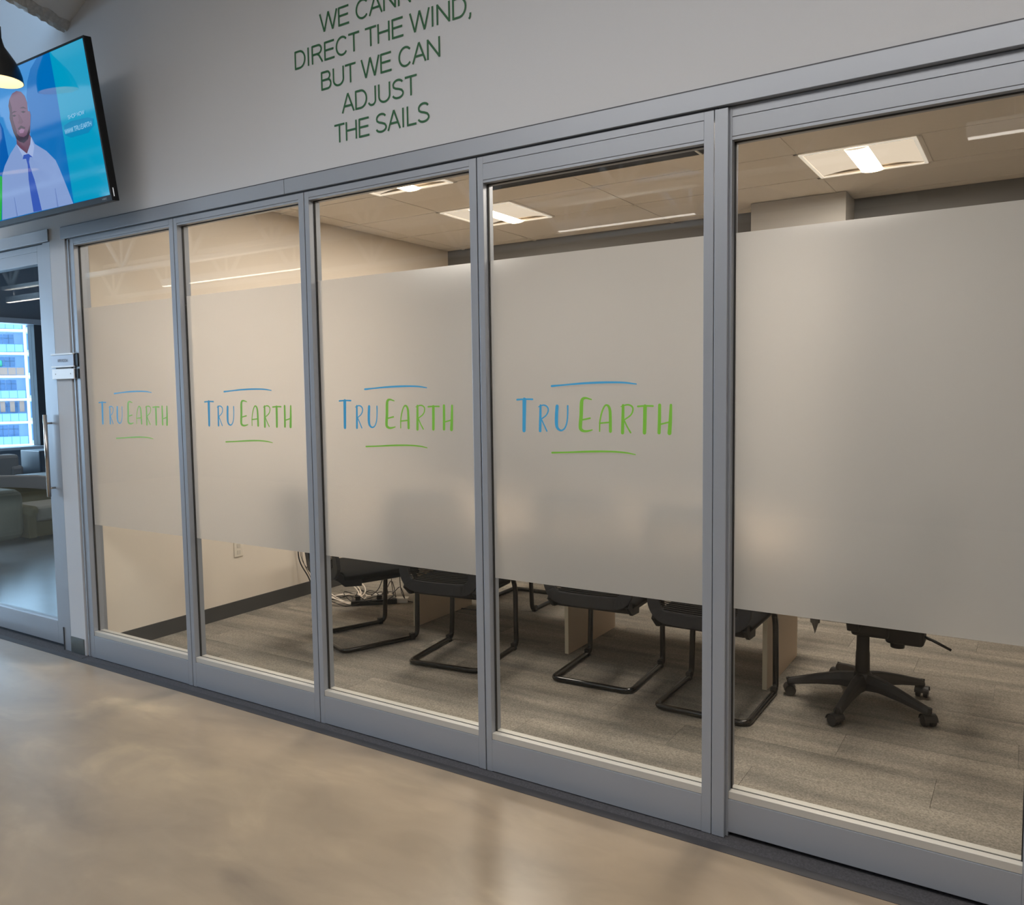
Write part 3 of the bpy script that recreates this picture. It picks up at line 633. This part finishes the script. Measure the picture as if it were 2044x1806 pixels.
# ------------------------------------------------------------------ cantilever visitor chair
def rounded(pts, r, n=6):
    out = [Vector(pts[0])]
    for i in range(1, len(pts)-1):
        p = Vector(pts[i]); a = (Vector(pts[i-1])-p).normalized(); b = (Vector(pts[i+1])-p).normalized()
        p0 = p+a*r; p1 = p+b*r
        for k in range(n+1):
            t = k/n; out.append(p0*(1-t)**2+p*2*t*(1-t)+p1*t*t)
    out.append(Vector(pts[-1])); return out
def chair_mesh():
    t = empty('visitor_chair')
    w = .215; zt = .0145+.004
    pts = [(-w+.012, -.18, .436), (-w+.012, .215, .436), (-w+.006, .245, .36), (-w, .235, zt), (-w, -.245, zt), (w, -.245, zt), (w, .235, zt), (w-.006, .245, .36), (w-.012, .215, .436), (w-.012, -.18, .436)]
    MB().tube(rounded(pts, .045), .0145, 10).build('sled_frame', m_blackm, t, smooth=True)
    for sx in (-1, 1): MB().box(sx*w-.014, sx*w+.014, .185, .215, .004, .045).build('glide', m_blackp, t, .003)
    # seat
    s = MB(); n = 10; prof = []
    for i in range(n+1):
        f = i/n; y = -.235+.49*f; drop = .035*max(0, (f-.75)/.25)**2
        prof.append((y, .475-drop, .425-drop*.6))
    vs = []
    for (y, zt_, zb_) in prof:
        for (x, q) in ((-.235, 0), (-.20, 1), (0, 1), (.20, 1), (.235, 0)):
            vs.append((x, y, zt_-(.02 if q == 0 else (.006 if x == 0 else 0))))
        for x in (.22, -.22): vs.append((x, y, zb_))
    m7 = 7; fs = []
    for i in range(n):
        for k in range(m7): fs.append((i*m7+k, i*m7+(k+1) % m7, (i+1)*m7+(k+1) % m7, (i+1)*m7+k))
    fs += [tuple(range(m7)), tuple(n*m7+k for k in range(m7))]
    s.add(vs, fs).build('seat', m_blackf, t, .008, smooth=True)
    MB().box(-.20, .20, -.215, .21, .392, .424).build('seat_shell', m_blackp, t, .012)
    # back frame
    def bk(x, z): return (x, -.262-.06*max(0, (z-.5))/.42*1.0-.035*(1-(x/.24)**2), z)
    loop = []
    hw, z0, z1, r = .212, .458, .93, .07
    for cx, cz, a0 in ((hw-r, z1-r, 0), (-hw+r, z1-r, 90), (-hw+r, z0+r, 180), (hw-r, z0+r, 270)):
        for k in range(7):
            a = math.radians(a0+15*k); loop.append((cx+r*math.cos(a), cz+r*math.sin(a)))
    loop2 = []
    for i in range(len(loop)):
        a = loop[i]; b = loop[(i+1) % len(loop)]; loop2.append(a); d = math.hypot(a[0]-b[0], a[1]-b[1])
        if d > .1:
            for k in range(1, 7): loop2.append((a[0]+(b[0]-a[0])*k/7, a[1]+(b[1]-a[1])*k/7))
    MB().band([bk(x, z) for x, z in loop2], (0, 1, 0), .060, .022, closed=True).build('back_frame', m_bframe, t, .004)
    # lower mounting arms joining back and seat
    for sx in (-1, 1): MB().band([(sx*.212, -.27, .46), (sx*.212, -.22, .415), (sx*.205, -.12, .405)], (1, 0, 0), .045, .02).build('back_bracket', m_blackp, t, .004)
    # mesh strands
    ms = MB(); z = .475
    while z < .91:
        pts = [bk(-.2+.4*i/8, z) for i in range(9)]; ms.band([(a, b+.004, c) for a, b, c in pts], (0, 1, 0), .0052, .0022); z += .0092
    tag(ms.build('mesh_back', m_blackf, t), kind='stuff')
    return t
chairs = [
 ((1.115, 1.085, 0), -.38, 'black mesh visitor chair beside the cable pile, turned away to the right'),
 ((1.842, 1.105, 0), .13, 'black mesh visitor chair seen below the third panel, half behind its stile'),
 ((2.672, 1.262, 0), .055, 'black mesh visitor chair with whole sled frame visible in the fourth panel'),
 ((3.288, 1.172, 0), .0, 'black mesh visitor chair crossed by the thick end post'),
 ((1.49, 2.30, 0), PI+.02, 'black visitor chair on the far side of the table'),
]
c0 = None
for k, (loc, rz, lab) in enumerate(chairs):
    c = chair_mesh() if c0 is None else copy_tree(c0)
    if c0 is None: c0 = c
    c.location = (loc[0], loc[1], .0); c.rotation_euler = (0, 0, rz); tag(c, lab, 'chair', 'black visitor chairs around the table')

# ------------------------------------------------------------------ swivel chair
sw = tag(empty('swivel_chair', (3.886, 1.478, 0)), 'black office swivel chair with five-star castor base by the table end', 'chair')
for k in range(5):
    a = math.radians(46+72*k); d = Vector((math.cos(a), math.sin(a), 0)); q = Vector((-d.y, d.x, 0))
    path = []; rad = []
    m = MB(); vs = []
    for (r, zt_, hgt, wd) in ((.03, .155, .075, .062), (.10, .148, .06, .056), (.20, .125, .045, .046), (.29, .100, .034, .040), (.335, .088, .028, .042)):
        for (cq, cz) in ((-1, -1), (-.9, 0), (-.55, 1), (.55, 1), (.9, 0), (1, -1)):
            vs.append(d*r + q*(cq*wd/2) + Vector((0, 0, zt_-hgt/2+cz*hgt/2)))
    fs = [(i*6+j, i*6+(j+1) % 6, (i+1)*6+(j+1) % 6, (i+1)*6+j) for i in range(4) for j in range(6)] + [tuple(range(6)), tuple(24+j for j in range(6))]
    m.add(vs, fs); m.build('base_arm', m_baseP, sw, .005)
    ca = a+math.radians([40, -60, 10, 70, -30][k]); cd_ = Vector((math.cos(ca), math.sin(ca), 0)); cq = Vector((-cd_.y, cd_.x, 0))
    cen = d*.335 - cd_*.012
    cs = MB()
    for sg in (-1, 1):
        mid = cen+cq*(sg*.017)+Vector((0, 0, .030)); ring = []
        n = 16; vs = []
        for side in (-1, 1):
            for i in range(n):
                an = 2*PI*i/n; vs.append(mid+cq*(side*.010)+cd_*(.0255*math.cos(an))+Vector((0, 0, .0255*math.sin(an))))
        cs.add(vs, [tuple(range(n)), tuple(range(2*n-1, n-1, -1))]+[(i, (i+1) % n, (i+1) % n+n, i+n) for i in range(n)])
    co = cs.build('castor', m_baseP, sw, .003, smooth=False)
    hood = MB(); hv = []
    for i in range(9):
        an = PI*i/8; 
        for sd in (-1, 1): hv.append(cen+cq*(sd*.030)+cd_*(.029*math.cos(an))+Vector((0, 0, .032+.029*math.sin(an))))
    hood.add(hv, [(2*i, 2*i+1, 2*i+3, 2*i+2) for i in range(8)]).tube([cen+Vector((0, 0, .05)), d*.335+Vector((0, 0, .09))], .009, 8)
    hood.build('castor_hood', m_baseP, co)
MB().lathe([(.0, .165), (.034, .162), (.042, .15), (.045, .11), (.03, .075), (.0, .07)], 20).build('hub', m_baseP, sw, smooth=True)
MB().lathe([(.033, .155), (.031, .25), (.029, .26), (.028, .36), (.0, .36)], 20).build('column_cover', m_blackp, sw, smooth=True)
MB().lathe([(.014, .36), (.014, .42)], 14).build('gas_lift', m_blackm, sw, smooth=True)
MB().box(-.045, .12, -.075, .075, .345, .415).box(.10, .262, -.06, .06, .325, .425).build('mechanism', m_blackp, sw, .018, seg=3)
MB().lathe([(.0, .30), (.03, .305), (.034, .34), (.0, .34)], 14, (.15, -.02)).build('tension_knob', m_blackp, sw, smooth=True)
MB().tube([(.25, -.02, .375), (.30, -.035, .36), (.37, -.055, .335)], [.005, .007, .006], 8).build('lever', m_blackp, sw, smooth=True)
MB().tube([(.24, .03, .36), (.28, .03, .345)], .006, 8).build('lever', m_blackp, sw, smooth=True)
seatm = MB(); 
sp = []
for i in range(24):
    an = 2*PI*i/24; ex = math.copysign(abs(math.cos(an))**.55, math.cos(an)); ey = math.copysign(abs(math.sin(an))**.55, math.sin(an)); sp.append((.25*ex, .245*ey))
prof = [(.90, .440), (1.0, .455), (1.0, .485), (.93, .505), (.6, .51), (.0, .505)]
vs = []
for sc, z in prof: vs += [(x*sc, y*sc, z) for x, y in sp]
fs = [tuple(range(24))]+[(i*24+k, i*24+(k+1) % 24, (i+1)*24+(k+1) % 24, (i+1)*24+k) for i in range(len(prof)-1) for k in range(24)]
seatm.add(vs, fs).build('seat', m_blackf, sw, smooth=True)
MB().box(-.16, .16, -.15, .15, .418, .44).build('seat_pan', m_blackp, sw, .008)
bl = []
for i in range(9):
    f = i/8; bl.append((-.22-.06*f-.03*math.sin(PI*f)*-1, 0, .50+.50*f))
MB().band([(.10, 0, .43), (.24, 0, .428), (.285, 0, .47), (.29, 0, .60)], (0, 1, 0), .022, .06).build('back_support', m_blackp, sw, .006)
bb = MB(); vs = []
for (z, hw) in ((.56, .16), (.60, .20), (.75, .23), (.90, .215), (.98, .17), (1.0, .12)):
    for i in range(7):
        f = -1+2*i/6; vs.append((.265+.03*(z-.56)+.04*(1-f*f)-.02, hw*f, z))
n0 = len(vs); vs2 = [(x+.035, y, z) for x, y, z in vs]
fs = [(r*7+i, r*7+i+1, (r+1)*7+i+1, (r+1)*7+i) for r in range(5) for i in range(6)]
fs += [tuple(n0+j for j in reversed(f)) for f in fs]
rim = list(range(0, 7))+[7*r+6 for r in range(1, 6)]+list(range(40, 34, -1))+[7*r for r in range(4, 0, -1)]
fs += [(rim[i], rim[(i+1) % len(rim)], rim[(i+1) % len(rim)]+n0, rim[i]+n0) for i in range(len(rim))]
bb.add(vs+vs2, fs).build('backrest', m_blackf, sw, .004, smooth=True)
for sy in (-1, 1):
    ar = MB(); ar.band([(0.0, sy*.16, .43), (0.0, sy*.27, .43), (0.0, sy*.29, .46), (0.0, sy*.29, .66)], (1, 0, 0), .02, .05)
    ao = ar.build('armrest', m_blackp, sw, .006)
    MB().box(-.12, .12, sy*.29-.04, sy*.29+.04, .66, .685).build('arm_pad', m_blackp, ao, .01)
MB().lathe([(.022, .40), (.022, .425)], 10, (-.19, -.13)).lathe([(.0, .345), (.016, .40)], 10, (-.19, -.13)).build('adjuster', mat('grey_adjuster', (120, 116, 110), .5), sw)

# ------------------------------------------------------------------ cables, adapters, outlet
m_cw = mat('white_cable', (226, 214, 200), .5); m_cb = mat('black_cable', (26, 24, 24), .5)
def cable(name, pts, r, m, label, cat='cable', group=None):
    o = MB().tube(spl([tuple(p) for p in pts], 6), r, 6).build(name, m, smooth=True); return tag(o, label, cat, group)
rn = random.Random(11)
w = []
for i in range(74):
    a = i*.47; rr = .150+.030*math.sin(i*.31); w.append((.36+rr*math.cos(a)+.04*math.sin(i*.17), 1.66+rr*.85*math.sin(a), .012+.13*abs(math.sin(i*.23+.4))*(.5+.5*math.sin(a*.5))))
cable('network_cable', w, .0045, m_cw, 'coiled loops of white network cable on the carpet below the third panel')
w = []
for i in range(30):
    a = i*.52; rr = .14+.05*math.sin(i*.7); w.append((.52+rr*1.2*math.cos(a), 1.76+rr*.7*math.sin(a), .01+.05*abs(math.sin(i*.9))))
cable('power_cable', w, .003, m_cb, 'tangled loops of thin black cable lying around the power strip')
w = []
for i in range(18):
    a = i*.6; w.append((.30+.16*math.cos(a)+.01*i, 1.62+.10*math.sin(a), .009+.012*(i % 3)))
cable('data_cable', w, .0028, m_cb, 'flat loop of black cable nearest the glass beside the white coil')
cable('long_power_cord', [(.78, 1.84, .02), (.95, 1.87, .008), (1.2, 1.9, .008), (1.5, 1.94, .008)], .004, m_cb, 'straight black cord running from the white adapter under the table')
for i, (xx, dz) in enumerate(((.62, .28), (.70, .22), (.55, .30))):
    cable('hanging_cord', [(xx, 1.88, .70), (xx+.01, 1.87, .45), (xx+.05, 1.84, .12), (xx+.12, 1.80, .05), (xx+.10, 1.78, dz*.6), (xx+.02, 1.80, .08), (xx-.05, 1.75, .012)], .003, m_cb,
          ['black cord looping down behind the first chair', 'black cord dropping beside the chair leg', 'black cord dropping left into the cable pile'][i], group='cords under the table end')
for i, (y0, r_, q) in enumerate(((1.555, .0045, .0), (1.575, .002, .03), (1.59, .002, -.02), (1.62, .0015, .05))):
    cable('signal_cord', [(.015, y0, .75), (.02, y0+.005, .42), (.03+q*.2, y0+.01, .28), (.07+q, y0+.05, .16), (.12+q, y0+.06, .06), (.2+q, y0+.07, .008), (.3+q, y0+.1, .008)], r_, m_cb,
          ['thick black cord bending down the left wall', 'thin black wire beside the thick cord on the left wall', 'second thin wire crossing the dark baseboard', 'thinnest wire slanting right at the left wall'][i], group='cords down the left wall')
ps = tag(empty('power_strip', (.52, 1.575, .004), .72), 'dark power strip on the carpet with plugs in it', 'power strip')
MB().box(0, .32, 0, .055, 0, .035).build('housing', m_blackp, ps, .004)
for k in range(4): MB().box(.03+k*.075, .065+k*.075, .012, .045, .035, .065).build('plug', m_cw if k % 2 else m_blackp, ps, .003)
tag(MB().box(-.075, .075, -.03, .03, 0, .035).build('power_adapter', m_white, None, .004, loc=(.735, 1.83, .004), rot=(0, 0, .5)), 'white power adapter brick on the carpet left of the table leg', 'adapter')
tag(MB().box(-.07, .07, -.035, .035, 0, .03).build('network_box', mat('light_grey_plastic', (190, 184, 176), .5), None, .004, loc=(.56, 1.86, .004), rot=(0, 0, .25)), 'light grey network box behind the dark power strip', 'network box')
pl = tag(empty('wall_outlet', (-.01, 1.018, .402)), 'white outlet plate low on the left wall of meeting room', 'outlet')
MB().box(0, .006, 0, .073, 0, .117).build('cover_plate', mat('outlet_white', (226, 216, 200), .5), pl, .002)
for z in (.03, .075): MB().box(.006, .008, .022, .051, z-.014, z+.014).build('socket', mat('outlet_face_%d' % int(z*1000), (205, 196, 182), .5), pl, .001)

# ------------------------------------------------------------------ lounge furniture beyond the left door
m_sofa = mat('grey_sofa_fabric', (132, 130, 128), .9, bump=.3, bscale=300)
sf = tag(empty('grey_sofa', (-6.9, 1.22, 0)), 'light grey sofa with its back to the window side, seen through the door', 'sofa')
MB().box(0, .75, 0, 1.46, .08, .42).build('base', m_sofa, sf, .03); MB().box(.55, .78, -.02, 1.48, .10, .80).build('back', m_sofa, sf, .04)
MB().box(0, .8, 1.36, 1.52, .10, .66).build('arm', m_sofa, sf, .04)
for a, b in ((.05, .68), (.70, 1.34)):
    MB().box(.35, .60, a, b, .42, .92).build('back_cushion', m_sofa, sf, .06, seg=3)
cb = tag(empty('dark_cabinet', (-6.30, 2.80, 0)), 'dark grey low cabinet behind the trunk, below the window', 'cabinet')
m_cab = mat('cabinet_charcoal', (62, 70, 80), .5, mottle=.1, mscale=6)
MB().box(0, .45, 0, .62, .03, .84).build('body', m_cab, cb, .01); MB().box(.45, .462, .02, .30, .06, .82).build('door', m_cab, cb, .003); MB().box(.45, .462, .32, .60, .06, .82).build('door', m_cab, cb, .003)
tr = tag(empty('storage_trunk', (-5.52, 2.34, 0)), 'blue-grey lidded trunk behind the olive armchair', 'trunk')
m_tr = mat('trunk_blue_grey', (98, 112, 122), .55)
MB().box(0, .45, 0, .62, .0, .53).build('body', m_tr, tr, .01); MB().box(-.01, .46, -.01, .63, .53, .60).build('lid', mat('trunk_lid', (132, 142, 146), .5), tr, .012)
MB().box(.46, .475, .25, .36, .49, .56).build('latch', m_alu, tr, .003)
# olive armchair with rolled arm, bamboo-like side and cream throw
m_ol = mat('olive_upholstery', (120, 108, 74), .85, bump=.3, bscale=200); m_ol2 = mat('olive_side_weave', (124, 122, 104), .8, bump=.6, bscale=40); m_cream = mat('cream_throw', (186, 176, 166), .95, bump=.5, bscale=60)
ac = tag(empty('rolled_armchair', (-4.45, 1.42, 0)), 'olive armchair with rolled arms and cream throw, seen through the left door', 'armchair')
MB().box(-.45, .20, -.05, .385, .04, .56).build('side_panel', m_ol2, ac, .09, seg=4)
MB().box(-.40, .20, .40, 1.05, .04, .20).build('seat_base', m_ol, ac, .03)
MB().box(-.36, .22, .47, 1.02, .20, .36).build('seat_cushion', mat('armchair_cushion', (160, 152, 138), .9), ac, .05, seg=3)
MB().tube([(-.40, .42, .34), (.27, .42, .325)], .055, 16).build('rolled_arm', m_ol, ac, smooth=True)
MB().box(-.42, .24, .38, .47, .04, .33).build('arm_front', m_ol, ac, .015)
MB().band([(-.42, -.05, .30), (-.44, .0, .58), (-.40, .3, .60), (-.38, .8, .56), (-.38, 1.1, .50)], (1, 0, 0), .16, .05).build('throw', m_cream, ac, .02)
MB().box(-.52, -.36, .0, 1.05, .10, .56).build('backrest', m_ol, ac, .05, seg=3)
for (x, y) in ((-.40, 0.0), (.22, 0.0), (-.40, .98), (.22, .98)): MB().lathe([(.02, 0), (.028, .05)], 10, (x, y)).build('leg', m_blackp, ac)
tag(box('leaning_board', mat('brown_board', (70, 62, 54), .6), (-3.45, -3.41, .66, 1.12, 0, .42), bevel=.003), 'dark brown upright board leaning at the left edge inside the door', 'board')

# ------------------------------------------------------------------ apartment block across the street
D0 = Vector((-99.8, 50.0, 1.28)); rt2 = Vector((.437, .899, 0)).normalized()
vd = Vector((4.53+99.8, -2.58-50.0, 0)).normalized(); yaw = math.atan2(vd.y, vd.x)+PI/2   # local -y faces the camera
ab = tag(empty('apartment_building', tuple(D0), yaw), 'pale blue-white apartment tower with balconies beyond the lounge window', 'building')
m_fw = mat('facade_white', (232, 238, 244), .8); m_fb = mat('facade_blue_grey', (160, 182, 210), .8); m_win = mat('far_window', (92, 128, 168), .15); m_rail = mat('rail_dark', (84, 110, 140), .6)
m_gr = mat('rail_glass', (128, 172, 206), .3); m_br = mat('brown_balcony_screen', (150, 120, 104), .8); m_or = mat('orange_wood', (206, 140, 84), .7); m_gn = mat('balcony_plant', (60, 150, 120), .8); m_red = mat('red_cushion', (206, 96, 84), .7)
MB().box(-16, 16, 1.9, 6, -14, 17).build('wall', m_fb, ab)
for k in range(-5, 6):
    z = 2.79*k
    MB().box(-16, 16, -.3, 1.9, z-.14, z+.14).build('balcony_slab', m_fw, ab)
    for rp in (-2, -1, 0, 1):
        X = rp*6.6
        MB().box(X+.35, X+.62, -.15, 1.9, z+.14, z+2.65).build('fin', m_fw, ab)
        MB().box(X+.62, X+3.2, 1.0, 1.9, z+.14, z+2.65).build('bay_wall', m_fw, ab)
        for a in (.72, 1.55, 2.4):
            fr = MB().box(X+a, X+a+.68, .94, 1.0, z+.5, z+2.5).build('window', m_win, ab)
            MB().box(X+a+.12, X+a+.52, .90, .94, z+.9, z+2.1).build('panel', m_fw, fr)
            MB().box(X+a, X+a+.68, .90, .94, z+.62, z+.72).build('rail', m_rail, fr)
        for a in (-2.9, -1.75):
            fr = MB().box(X+a, X+a+1.05, 1.82, 1.9, z+.14, z+2.4).build('window', m_win, ab)
            MB().box(X+a+.50, X+a+.56, 1.78, 1.82, z+.14, z+2.4).box(X+a, X+a+1.05, 1.78, 1.82, z+1.9, z+1.98).build('frame', m_rail, fr)
        ra = MB().box(X-3.2, X+.35, -.28, -.24, z+1.1, z+1.16)
        for i in range(5): ra.box(X-3.2+.86*i, X-3.15+.86*i, -.28, -.24, z+.14, z+1.1)
        ro = ra.build('railing', m_rail, ab)
        MB().box(X-3.15, X+.3, -.265, -.255, z+.2, z+1.08).build('rail_glass', m_br if (rp == 0 and k == 1) else m_gr, ro)
MB().box(-.9, .25, .1, .7, 2.79+2.79+.14, 2.79*2+1.0).build('balcony_table', m_or, ab)
MB().box(-2.6, -2.0, .1, .7, 2.79*1+1.2, 2.79*1+2.0).build('balcony_plant', m_gn, ab, .15, seg=3)
MB().box(-.7, -.1, .1, .7, .14+.2, .14+.9).build('balcony_chair', m_red, ab, .1)
for a in (-2.2, -1.2, -.2): MB().box(a-.25, a+.25, .2, .25, -2.79+1.3, -2.79+2.6).build('blind', m_br, ab)
